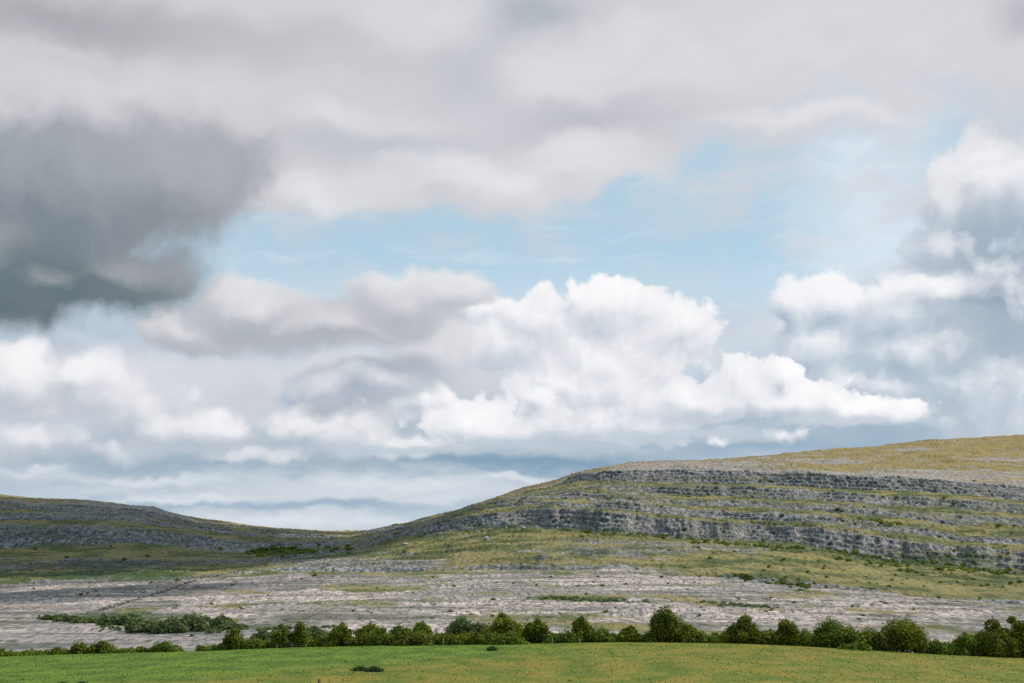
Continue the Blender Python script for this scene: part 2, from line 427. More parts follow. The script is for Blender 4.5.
L.append((curve([(0, 514), (68, 515), (137, 519), (202, 528.5), (246, 534), (300, 536), (350, 536.8), (408, 525.3), (477, 507), (528, 497.5), (579, 495.5), (690, 501.5), (774, 504), (848, 508), (898, 512), (960, 518), (1024, 520)]), (1490, 1410, 1068, 940), 'cliff'))


def squeeze(prev, frac, pts):
    g = curve(pts)
    def f(px):
        low = prev(px) + (ridge(px) - prev(px)) * frac
        w = sstep(px, 545, 585)
        return np.minimum(low * (1 - w) + g(px) * w, prev(px) - 0.05)
    return f


c11 = L[-1][0]
L.append((squeeze(c11, 0.2, [(579, 490), (690, 498), (781, 501), (848, 504), (915, 508), (1024, 515)]), (1580, 1480, 1150, 1030), 'ledge'))
L.append((squeeze(L[-1][0], 0.15, [(579, 487.5), (613, 486), (690, 488), (781, 492), (848, 495), (915, 498.5), (1024, 505)]), (1590, 1490, 1160, 1042), 'cliff'))
L.append((squeeze(L[-1][0], 0.3, [(566, 483), (579, 481), (627, 481), (690, 484), (747, 485), (814, 489), (881, 492.5), (949, 496), (1024, 502)]), (1750, 1560, 1260, 1140), 'ledge'))
L.append((squeeze(L[-1][0], 0.25, [(566, 479), (579, 475), (627, 470.5), (690, 470), (747, 471.5), (814, 473.5), (881, 477), (949, 482), (1024, 489)]), (1765, 1565, 1275, 1156), 'cliff'))
L.append((squeeze(L[-1][0], 0.5, [(566, 477.5), (627, 467), (690, 464.5), (747, 464), (814, 464), (881, 466), (949, 469), (1024, 472)]), (1950, 1700, 1420, 1400), 'top'))
L.append((ridge, (2150, 1850, 1600, 1900), 'top'))

PXA = np.concatenate([np.linspace(-900, -120, 130)[:-1], np.arange(-120, 1145, 0.8), np.linspace(1145, 1900, 126)[1:]])
NC = len(PXA)
CTRL = []
for f, ds, kind in L:
    Y = np.interp(PXA, (0, 350, 600, 1024), ds)
    if kind in ('cliff', 'cliffmix'):       # scarps break down into slopes of fallen blocks along their length
        brk = sstep(fbm(PXA / 60, PXA * 0 + len(CTRL) * 3.7, 5, 77), -0.35, 0.55) * 0.85 + 0.15
        brk = np.maximum(brk, 0.75 * sstep(260 - PXA, 0, 120) if len(CTRL) < 9 else 0)
        Y = Y + brk * ((40 if len(CTRL) == 7 else 26) if kind == 'cliff' else 9) * (0.5 if len(CTRL) > 14 else 1.0)
    elif CTRL: Y = np.maximum(Y, CTRL[-1][1] + 12)
    y = np.minimum(f(PXA), CTRL[-1][3] - 0.04) if CTRL else f(PXA)
    X, Yw, Z = at(PXA, y, Y)
    CTRL.append((X, Yw, Z, y, kind))
# rows between consecutive lines: finer where more of the picture lies
rows = []; wts = {k: [] for k in ('grass', 'cliff', 'lush', 'top', 'pyv')}
KG = {'field': 0.6, 'pave': 0.22, 'cliffmix': 0.35, 'grass': 0.70, 'cliff': 0.45, 'ledge': 0.80, 'top': 0.70}
SEG_N = []
for k in range(1, len(CTRL)):
    A, B = CTRL[k - 1], CTRL[k]
    span = float(np.max((A[3] - B[3])[(PXA > 0) & (PXA < 1024)]))
    n = max(6, int(span / 0.33)); SEG_N.append(n)
    tt = np.arange(n) / n if k < len(CTRL) - 1 else np.arange(n + 1) / n
    kindv = B[4]
    for t in tt:
        s = t
        Yv = A[1] + (B[1] - A[1]) * s; Xv = A[0] + (B[0] - A[0]) * s; Zv = A[2] + (B[2] - A[2]) * s
        py = A[3] + (B[3] - A[3]) * t
        rows.append((Xv, Yv, Zv))
        wts['cliff'].append(np.full(NC, 1.0) * (1 - (0.8 * sstep(380 - PXA, 0, 90) if k == 7 else 0)) if kindv == 'cliff' else np.full(NC, 0.0 if 0 else (1.0 if kindv == 'cliffmix' else 0.0)))
        # close below a cliff foot and close above its brow
        foot = float(np.clip((t - 0.62) / 0.38, 0, 1)) if (k + 1 < len(CTRL) and CTRL[k + 1][4] == 'cliff') else 0.0
        brow = float(np.clip(1 - t / 0.35, 0, 1)) if A[4] == 'cliff' and kindv != 'cliff' else 0.0
        g0, g1 = KG[kindv], KG[kindv]
        wts['grass'].append(np.full(NC, KG[kindv] - 0.32 * brow))
        wts['lush'].append(np.full(NC, foot))
        wts['top'].append(np.full(NC, 1.0 if kindv == 'top' else 0.0))
        wts['pyv'].append(py)
NR0 = len(rows)
HX = np.stack([r[0] for r in rows]); HY = np.stack([r[1] for r in rows]); HZ = np.stack([r[2] for r in rows])
AT = {k: np.stack(v) for k, v in wts.items()}
PXG = np.broadcast_to(PXA, HX.shape)
PYV = AT['pyv']


def region(cx, cy, rx, ry, p=1.0):
    d = np.hypot((PXG - cx) / rx, (PYV - cy) / ry); return sstep(1 - d, 0, 0.6) * p


far = sstep(HY, 180, 420)
# gullies, ribs and small ledges
big = fbm(HX / 170, HY / 170, 4, 3)
mid = fbm(HX / 38, HY / 60, 4, 11)
fine = fbm(HX / 9, HY / 14, 3, 23)
cl = AT['cliff']
left = 1 - sstep(PXG, 250, 400)
HY = HY + cl * 0 + far * (fbm(HX / 22, HZ / 9, 4, 31) * 2.6 + fbm(HX / 4.0, HZ / 6, 3, 37) * 1.3 * (0.3 + cl))
dz = far * (big * 2.2 + mid * 1.1 + fine * 0.5)
edge = np.linspace(0, 1, NR0)[:, None]
pave = (AT['grass'] < 0.5) * (1 - cl)
dz = dz * (1 - 0.72 * pave * (HY < 700))
# bedding planes: a stair in height, wandering along the slope
BED = np.broadcast_to(HZ[:, int(np.argmin(np.abs(PXA - 690)))][:, None], HZ.shape)
bed = BED + 0.35 * dz + 2.2 * fbm(HX / 160, HY / 160, 3, 41)
step = 3.4
ph = (bed / step) % 1.0
stair = (sstep(ph, 0.0, 0.28) - ph) * step
onhill = sstep(HY, 560, 700) * (1 - 0.4 * cl)
broken = sstep(fbm(HX / 70, HY / 90, 3, 47), -0.35, 0.45)
dz = dz + stair * onhill * (0.35 + 0.65 * broken) * 0.95
# low scarps across the pavement
bed2 = HY / 46 + 1.1 * fbm(HX / 120, HY / 120, 3, 53)
ph2 = bed2 % 1.0
pz = (sstep(ph2, 0.0, 0.12) - ph2) * 0.9
dz = dz + pz * (1 - sstep(HY, 600, 740)) * sstep(HY, 165, 230) * (0.35 + 0.65 * sstep(fbm(HX / 50, HY / 60, 2, 59), -0.3, 0.3))
HZ = HZ + dz + (0.4 + 0.6 * far) * fbm(HX / 2.6, HY / 9.0, 3, 61) * (0.34 + 0.5 * sstep(HY, 500, 900)) * sstep(HY, 140, 190)
STAIR = ph * onhill
BED = bed
# beyond the ridge the ground falls away
extra = []
last = (HX[-1], HY[-1], HZ[-1])
for dY, dZ in ((25, -1.2), (80, -9), (250, -45), (700, -150), (1200, -240)):
    k = (last[1] + dY) / last[1]
    extra.append((last[0] * k, last[1] + dY, np.maximum(last[2] + dZ, -3.5)))
HX = np.vstack([HX] + [e[0][None] for e in extra]); HY = np.vstack([HY] + [e[1][None] for e in extra]); HZ = np.vstack([HZ] + [e[2][None] for e in extra])
NR = HX.shape[0]
pad = lambda a: np.vstack([a, np.repeat(a[-1:], NR - a.shape[0], 0)])
PXG = np.broadcast_to(PXA, HX.shape); PYV = pad(PYV)
grass, cliff, lush, topm = (pad(AT[k]) for k in ('grass', 'cliff', 'lush', 'top'))
STAIR = pad(STAIR); BED = pad(BED)

# where turf, scrub and bare rock lie
hill_r = sstep(PXG, 330, 420)
left = 1 - sstep(PXG, 280, 400)
grass = grass + region(520, 545, 190, 20, 0.22) + region(900, 562, 170, 16, 0.15) + region(960, 452, 160, 12, 0.06) - region(820, 462, 60, 3, 0.3) - region(905, 452, 45, 3, 0.35) - region(1000, 462, 60, 2.5, 0.3) + region(330, 578, 200, 5, 0.3) + region(560, 576, 260, 4, 0.22) - region(690, 468, 120, 8, 0.35) - region(960, 476, 160, 7, 0.3)
grass = grass - region(640, 553, 190, 12, 0.22) - region(360, 566, 160, 7, 0.25) - region(120, 512, 130, 12, 0.3) + region(60, 555, 160, 9, 0.15) + region(330, 575, 120, 5, 0.35)
grass = grass + region(575, 599, 70, 3.5, 0.45) + region(800, 598, 60, 6, 0.3) + region(700, 590, 50, 4, 0.25) + region(960, 590, 120, 7, 0.25) + region(890, 578, 130, 10, 0.2)
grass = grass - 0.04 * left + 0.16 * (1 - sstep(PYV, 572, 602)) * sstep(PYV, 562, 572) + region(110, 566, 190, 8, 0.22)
lushm = lush * 0.55 * hill_r + region(930, 562, 130, 11, 0.9) + region(280, 551, 50, 6, 0.9) + region(120, 580, 190, 8, 0.85) + region(640, 527, 90, 5, 0.4) + region(470, 530, 90, 4, 0.35) \
    + region(140, 622, 110, 7, 1.0) + region(600, 600, 60, 2.5, 0.7) + region(740, 606, 60, 2.5, 0.7) + region(330, 556, 90, 5, 0.5) + region(820, 592, 60, 4, 0.5) + region(300, 628, 120, 8, 0.7)
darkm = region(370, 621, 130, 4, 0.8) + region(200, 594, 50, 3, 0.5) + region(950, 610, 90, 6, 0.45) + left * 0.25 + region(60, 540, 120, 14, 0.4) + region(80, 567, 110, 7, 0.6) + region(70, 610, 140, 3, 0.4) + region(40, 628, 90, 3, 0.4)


def locate(px, py):
    """World point of the hill surface seen at a pixel (nearest mesh vertex of the undisplaced picture row)."""
    j = int(np.argmin(np.abs(PXA - px)))
    col = 341.5 - F_PX * np.tan(np.arctan2(HZ[:, j] - CAM_Z, HY[:, j]) - PITCH)
    i = int(np.argmin(np.abs(col - py)))
    return float(HX[i, j]), float(HY[i, j]), float(HZ[i, j])


def sample_z(x, y):
    """Height of the hill mesh under a point."""
    px = 512 + F_PX * (x / y) * (math.cos(PITCH) + 0.02)
    j = int(np.argmin(np.abs(PXA - px)))
    j = int(np.argmin(np.hypot(HX[np.argmin(np.abs(HY[:, j] - y)), max(0, j - 60):j + 60] - x, 0))) + max(0, j - 60)
    i = int(np.argmin(np.abs(HY[:, j] - y)))
    return float(HZ[i, j])


# ---------------------------------------------------------------- the limestone hill material
hm, t, b = new_mat('limestone_and_turf')
P = geo('Position')
gx, gy, gz = sep(P)
g_at, c_at, l_at, d_at, t_at = attr('turf'), attr('scarp'), attr('lush'), attr('heath'), attr('summit')
nz = sep(geo('True Normal'))[2]
steep = 1.0 - smooth(nz, 0.45, 0.85)
# turf in patches that follow the bedding
bedc, ris = attr('bed'), attr('riser')
Pb = xyz(gx * 0.012, gy * 0.006, bedc * 0.30)
n1 = noise(Pb, 1.0, 7, 0.62)
Pf = xyz(gx * 0.085, gy * 0.04, bedc * 0.75)
n2 = noise(Pf, 1.0, 6, 0.68)
n3 = noise(xyz(gx * 0.62, gy * 0.16, gz * 0.8), 1.0, 5, 0.75)
mixn = n1 * 0.36 + n2 * 0.38 + n3 * 0.26
ppat = noise(xyz(gx * 0.030, gy * 0.012, gz * 0.2 + 9.0), 1.0, 6, 0.6)
flat = (1.0 - smooth(gy, 480.0, 800.0))
mixn = mixn + (smooth(ppat, 0.50, 0.68) * 0.16) * flat
turf = smooth(mixn - 0.5 + (g_at - 0.5) * 0.34 - steep * 0.10 - ris * 0.05, -0.045, 0.055)
# bare rock: pale, weathered, blotched with lichen; joints and damp seams darker
rk = mix(smooth(n3, 0.34, 0.64), (0.19, 0.17, 0.16), (0.62, 0.52, 0.475))
wide = noise(xyz(gx * 0.016, gy * 0.014, gz * 0.35), 1.0, 7, 0.62)
rk = mix(smooth(wide, 0.43, 0.55) * 0.62, rk, (0.17, 0.16, 0.16))
rk = mix(smooth(gy, 600.0, 900.0) * 0.45, rk, (0.18, 0.172, 0.162))
joint = noise(xyz(gx * 1.1, gy * 0.22, gz * 1.3 + 40.0), 1.0, 3, 0.6)
jn = smooth(joint, 0.53, 0.63)
rk = mix(jn * 0.75, rk, (0.085, 0.09, 0.075))
seam = noise(xyz(gx * 0.010, gy * 0.055, gz * 0.9), 1.0, 6, 0.62)
sm = smooth(seam, 0.50, 0.58)
rk = mix(sm * 0.72, rk, (0.08, 0.09, 0.07))
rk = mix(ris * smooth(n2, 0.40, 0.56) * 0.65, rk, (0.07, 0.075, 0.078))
rk = mix(t_at * 0.35, rk, (0.46, 0.41, 0.35))
# scarps: blocky grey limestone, vertical joints, dark clefts
vj = noise(xyz(gx * 0.30, gy * 0.2, bedc * 0.28), 1.0, 6, 0.75)
hb = noise(xyz(gx * 0.02, gy * 0.02, bedc * 1.3), 1.0, 4, 0.6)
cf = mix(smooth(vj, 0.40, 0.60), (0.060, 0.070, 0.078), (0.33, 0.32, 0.315))
cf = mix(smooth(hb, 0.47, 0.58) * 0.5, cf, (0.07, 0.075, 0.08))
cfac = m('MAXIMUM', smooth(c_at * 0.85 + (n1 - 0.42) * 1.6 + (n2 - 0.5) * 2.0 + (n3 - 0.5) * 1.0, 0.50, 0.80), steep * 0.6)
rk = mix(cfac, rk, cf)
# turf colours: ochre seeding grass, olive, some green
tn = noise(xyz(gx * 0.035, gy * 0.02, gz * 0.2), 1.0, 6, 0.6)
tc_ = mix(smooth(tn, 0.43, 0.58), (0.072, 0.092, 0.026), (0.220, 0.190, 0.070))
tc_ = mix(smooth(n3, 0.5, 0.72) * 0.5, tc_, (0.06, 0.075, 0.03))
tc_ = mix(t_at * 0.55, tc_, (0.33, 0.235, 0.085))  # summit ochre, pushed warmer to paint in sunlit patches
tc_ = mix(smooth(n3, 0.30, 0.47) * -0.5 + 0.5, tc_, (0.25, 0.235, 0.20))
tc_ = mix(smooth(l_at + (n2 - 0.5) * 1.1, 0.35, 0.7) * 0.85, tc_, (0.05, 0.085, 0.025))
col = mix(turf, rk, tc_)
# scrub growing below scarps and in hollows
lus = smooth(l_at * 0.9 + (n2 - 0.5) * 1.6 + (n3 - 0.5) * 1.3, 0.55, 0.78)
col = mix(lus * 0.85, col, (0.040, 0.065, 0.022))
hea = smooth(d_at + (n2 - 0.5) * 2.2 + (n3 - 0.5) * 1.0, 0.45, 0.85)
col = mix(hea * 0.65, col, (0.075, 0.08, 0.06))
# specks: hazel bushes, stones, tussocks a metre or so across
spk = voro(xyz(gx * 0.26, gy * 0.09, gz * 0.34), 1.0, out='Distance')
spn = noise(P, 0.02, 3, 0.5)
col = mix((1.0 - smooth(spk, 0.14, 0.26)) * smooth(spn, 0.38, 0.52) * 0.85, col, (0.05, 0.06, 0.03))
_in(b.inputs['Base Color'], col)
hgt = n3 * 0.9 + noise(P, 2.2, 4, 0.65) * 0.35 - jn * 0.8 + vj * c_at * 2.0
bump(t, b, hgt, 0.8, 0.5)
hill_mat = hm

V = np.stack([HX, HY, HZ], -1).reshape(-1, 3)
me = mesh('hills', V, grid_faces(NR, NC), 4, hill_mat, False,
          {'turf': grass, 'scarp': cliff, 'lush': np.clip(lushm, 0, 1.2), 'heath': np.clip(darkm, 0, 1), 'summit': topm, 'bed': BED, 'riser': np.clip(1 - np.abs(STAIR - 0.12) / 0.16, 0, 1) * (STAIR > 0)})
hills = tag(link('hills', me), kind='structure')

# ---------------------------------------------------------------- the meadow the camera looks across
EX = np.array([float(at(p, crest(np.array(p)), 130.0)[0]) for p in np.linspace(-900, 1900, 200)])
EZ = np.array([float(at(p, crest(np.array(p)), 130.0)[2]) for p in np.linspace(-900, 1900, 200)])


def field_z(x, y):
    x = np.asarray(x, float); y = np.asarray(y, float)
    ze = np.interp(x, EX, EZ)
    w = sstep(y, 30, 130)
    z = 2.75 * (1 - w) + ze * w
    return z + 0.10 * gnoise(x / 19, y / 19, 5) * (1 - sstep(y, 100, 128)) + 0.03 * gnoise(x / 2.3, y / 2.3, 6) * (1 - sstep(y, 120, 130))


fx = np.linspace(-170, 170, 420); fy = np.concatenate([np.linspace(-160, 50, 60)[:-1], np.linspace(50, 131, 240), [134]])
FXg, FYg = np.meshgrid(fx, fy)
FZg = field_z(FXg, FYg)
FZg[-1] -= 0.6
mm_, t, b = new_mat('meadow_grass')
P = geo('Position'); gx, gy, gz = sep(P)
n1 = noise(xyz(gx * 0.035, gy * 0.05, 0), 1.0, 5, 0.6)
n2 = noise(xyz(gx * 0.35, gy * 0.16, 0), 1.0, 6, 0.65)
n3 = noise(P, 3.0, 4, 0.7)
greenv = mix(smooth(n2, 0.36, 0.62), (0.048, 0.100, 0.006), (0.105, 0.165, 0.011))
ochre = mix(smooth(n2, 0.36, 0.62), (0.105, 0.126, 0.011), (0.185, 0.150, 0.021))
# hay-coloured towards the right, fresh green towards the left; the boundary runs away from the camera
s_ = smooth(gx + (gy - 100.0) * -0.62 + (n1 - 0.5) * 26.0 + (n2 - 0.5) * 10.0, -17.0, 1.0)
dry = smooth(n1 * 0.45 + n2 * 0.55, 0.36, 0.62)
col = mix(s_ * (dry * 0.55 + 0.45), greenv, ochre)
col = mix(smooth(n3, 0.55, 0.75) * 0.12, col, (0.05, 0.06, 0.02))
_in(b.inputs['Base Color'], col)
bump(t, b, n3 + n2, 0.6, 0.07)
meadow_mat = mm_
me = mesh('meadow', np.stack([FXg, FYg, FZg], -1).reshape(-1, 3), grid_faces(len(fy), len(fx)), 4, meadow_mat, True)
tag(link('meadow', me), kind='structure')

# the plain reaching the horizon under and behind everything
gm, t, b = new_mat('plain_grass')
P = geo('Position')
_in(b.inputs['Base Color'], mix(noise(P, 0.01, 6, 0.6), (0.06, 0.09, 0.03), (0.20, 0.18, 0.10)))
R = [0, 300, 1500, 6000, 20000, 45000]; NA = 72
V = [(0, 0, -4.0)]; 
for r in R[1:]:
    for a in range(NA): V.append((r * math.cos(2 * math.pi * a / NA), r * math.sin(2 * math.pi * a / NA), -4.0))
T = []
for a in range(NA): T.append((0, 1 + a, 1 + (a + 1) % NA))
for k in range(len(R) - 2):
    o1, o2 = 1 + k * NA, 1 + (k + 1) * NA
    for a in range(NA):
        b2 = (a + 1) % NA
        T += [(o1 + a, o2 + a, o2 + b2), (o1 + a, o2 + b2, o1 + b2)]
me = mesh('ground', V, T, 3, gm)
tag(link('ground', me), kind='structure')
# ---------------------------------------------------------------- foliage
rng = np.random.default_rng(7)


def leaf_mat(name, dark, light, warm):
    mt, t, b = new_mat(name)
    tone = attr('tone')
    c = mix(tone, dark, light)
    c = mix(smooth(noise(geo('Position'), 1.1, 2, 0.5), 0.5, 0.7) * 0.5, c, warm)
    _in(b.inputs['Base Color'], c)
    b.inputs['Roughness'].default_value = 0.75
    tr = t.nodes.new('ShaderNodeBsdfTranslucent'); _in(tr.inputs[0], c)
    mx = t.nodes.new('ShaderNodeMixShader'); mx.inputs[0].default_value = 0.28
    t.links.new(b.outputs[0], mx.inputs[1]); t.links.new(tr.outputs[0], mx.inputs[2])
    t.links.new(mx.outputs[0], t.nodes['Material Output'].inputs[0])
    return mt


LEAF = {
    'dark': leaf_mat('hawthorn_leaf', (0.018, 0.034, 0.005), (0.200, 0.235, 0.013), (0.230, 0.215, 0.012)),
    'mid': leaf_mat('hazel_leaf', (0.035, 0.070, 0.009), (0.195, 0.255, 0.020), (0.195, 0.215, 0.016)),
    'yellow': leaf_mat('willow_leaf', (0.080, 0.110, 0.010), (0.240, 0.250, 0.020), (0.230, 0.200, 0.020)),
    'hazed': leaf_mat('hazed_hazel_leaf', (0.055, 0.085, 0.032), (0.160, 0.205, 0.070), (0.150, 0.175, 0.055)),  # thicket leaf, paled so distance haze is painted into its colour
    'blue': leaf_mat('sallow_leaf', (0.060, 0.100, 0.036), (0.150, 0.200, 0.065), (0.140, 0.170, 0.045)),  # blue green leaf, lightened to paint in haze over the scrub
}
bark, t, b = new_mat('bark')
_in(b.inputs['Base Color'], mix(noise(geo('Position'), 9.0, 4, 0.6), (0.07, 0.055, 0.04), (0.16, 0.14, 0.11)))


def leaves(centres, radii, n, size, r, up=0.25, inner=0.55):
    """n leaf-shaped quads spread through ellipsoid lobes; returns vertices and a tone per vertex."""
    centres = np.asarray(centres); radii = np.asarray(radii)
    vol = radii.prod(1) ** (2 / 3); k = r.choice(len(centres), n, p=vol / vol.sum())
    d = r.normal(size=(n, 3)); d /= np.linalg.norm(d, axis=1)[:, None]
    rad = inner + (1 - inner) * r.random(n) ** 0.5
    rad *= 1 + 0.17 * r.normal(size=n)
    p = centres[k] + d * radii[k] * rad[:, None]
    nrm = d + r.normal(size=(n, 3)) * 0.75; nrm[:, 2] += up; nrm /= np.linalg.norm(nrm, axis=1)[:, None]
    a = np.cross(nrm, r.normal(size=(n, 3))); a /= np.linalg.norm(a, axis=1)[:, None]
    c = np.cross(nrm, a)
    s = size * (0.6 + 0.8 * r.random(n))[:, None]
    V = np.stack([p - a * s, p + c * s * 0.55, p + a * s, p - c * s * 0.55], 1)
    lobe_tone = r.random(len(centres))
    tone = np.clip(0.5 * r.random(n) + 0.5 * lobe_tone[k], 0, 1)
    return V.reshape(-1, 3), np.repeat(tone, 4), p


def tube(pts, radii, sides=6):
    V = []; Fq = []
    pts = np.asarray(pts, float)
    for i, (p, r_) in enumerate(zip(pts, radii)):
        d = pts[min(i + 1, len(pts) - 1)] - pts[max(i - 1, 0)]; d /= np.linalg.norm(d) + 1e-9
        u = np.cross(d, (0.3, 1, 0.1)); u /= np.linalg.norm(u); w = np.cross(d, u)
        for k in range(sides):
            a = 2 * math.pi * k / sides; V.append(p + r_ * (math.cos(a) * u + math.sin(a) * w))
    for i in range(len(pts) - 1):
        for k in range(sides):
            k2 = (k + 1) % sides
            Fq.append((i * sides + k, i * sides + k2, (i + 1) * sides + k2, (i + 1) * sides + k))
    return V, Fq


def join(parts):
    V = []; Fq = []
    for v, f in parts:
        o = len(V); V += list(v); Fq += [tuple(i + o for i in q) for q in f]
    return np.array(V), np.array(Fq)


def bush_lobes(w, h, r, shape='round'):
    n = 10 + int(r.integers(0, 6)) + int(w * 3.2)
    cs, rs = [], []
    for i in range(n):
        u = r.uniform(-1, 1); v = r.uniform(-1, 1)
        if shape == 'round': top = h * (1 - 0.42 * abs(u) ** 1.8)
        elif shape == 'left': top = h * (0.62 + 0.38 * math.exp(-((u + 0.45) / 0.5) ** 2)) * (1 - 0.25 * max(u, 0))
        elif shape == 'right': top = h * (0.62 + 0.38 * math.exp(-((u - 0.4) / 0.5) ** 2))
        elif shape == 'spire': top = h * (0.55 + 0.45 * math.exp(-(u / 0.35) ** 2))
        else: top = h * (0.86 + 0.14 * math.sin(u * 5))
        rr = min(w * r.uniform(0.09, 0.22), h * 0.42); rz = min(rr * r.uniform(0.8, 1.25), top * 0.5)
        z = r.uniform(0.25, 1.0) ** 0.7 * max(top - rz, rz * 0.6)
        cs.append((u * (w / 2 - rr * 0.9), v * (w * 0.36 - rr * 0.5), z)); rs.append((rr, rr, rz))
    cs.append((0, 0, h * 0.38)); rs.append((w * 0.40, w * 0.30, h * 0.36))
    for sgn in (-1, 1):
        cs.append((sgn * w * 0.26, 0, h * 0.22)); rs.append((w * 0.22, w * 0.24, h * 0.22))
    return cs, rs


def make_bush(name, label, cat, group, px0, px1, top, base, Y, kind, shape='round', z=None, seed=0, leaf=0.115, trunk=True, dens=1.0, on=None):
    """A bush covering px0..px1 of the photograph at distance Y: Empty > trunk, crown."""
    r = np.random.default_rng(seed)
    if shape == 'flat': px0, px1 = px0 - 4, px1 + 4
    x, _, zz = at((px0 + px1) / 2, base, Y)
    mpp = Y / F_PX
    w = (px1 - px0) * mpp * 1.04; h = (base - top) * mpp * 1.0
    z0 = zz if z is None else z
    root = bpy.data.objects.new(name, None); C.objects.link(root); root.location = (x, Y, z0 - 0.05)
    root.empty_display_size = 0.3
    tag(root, label, cat, group)
    cs, rs = bush_lobes(w, h, r, shape)
    n = int(np.clip(1150 * (w * h) ** 0.85 * dens * (0.115 / leaf) ** 2, 120, 14000))
    V, tone, p = leaves(cs, rs, n, leaf, r)
    # long shoots break the outline
    ns = int(6 + w * 5); 
    sv, st, _ = leaves([(c[0] + r.normal() * 0.1, c[1], c[2] + q[2] * 1.05) for c, q in zip(cs, rs)], [(q[0] * 0.45, q[1] * 0.45, q[2] * 0.40) for q in rs], ns * 9, leaf * 0.8, r, inner=0.1)
    V = np.vstack([V, sv]); tone = np.concatenate([tone, st])
    V[:, 2] = np.maximum(V[:, 2], 0.02 - 0.1)
    link('crown', mesh('crown', V, np.arange(len(V)), 4, LEAF[kind], False, {'tone': tone}), root)
    if trunk:
        parts = []
        parts.append(tube([(0, 0, -0.1), (0.05, 0, h * 0.25), (0.0, 0.05, h * 0.5)], [0.05 * h, 0.035 * h, 0.02 * h]))
        for i in range(5):
            c = cs[i]; parts.append(tube([(0.02, 0, h * 0.15 + 0.03 * i), (c[0] * 0.5, c[1] * 0.5, c[2] * 0.6), (c[0], c[1], c[2])], [0.02 * h, 0.014 * h, 0.006 * h], 5))
        v, f = join(parts)
        link('trunk', mesh('trunk', v, f, 4, bark), root)
    return root


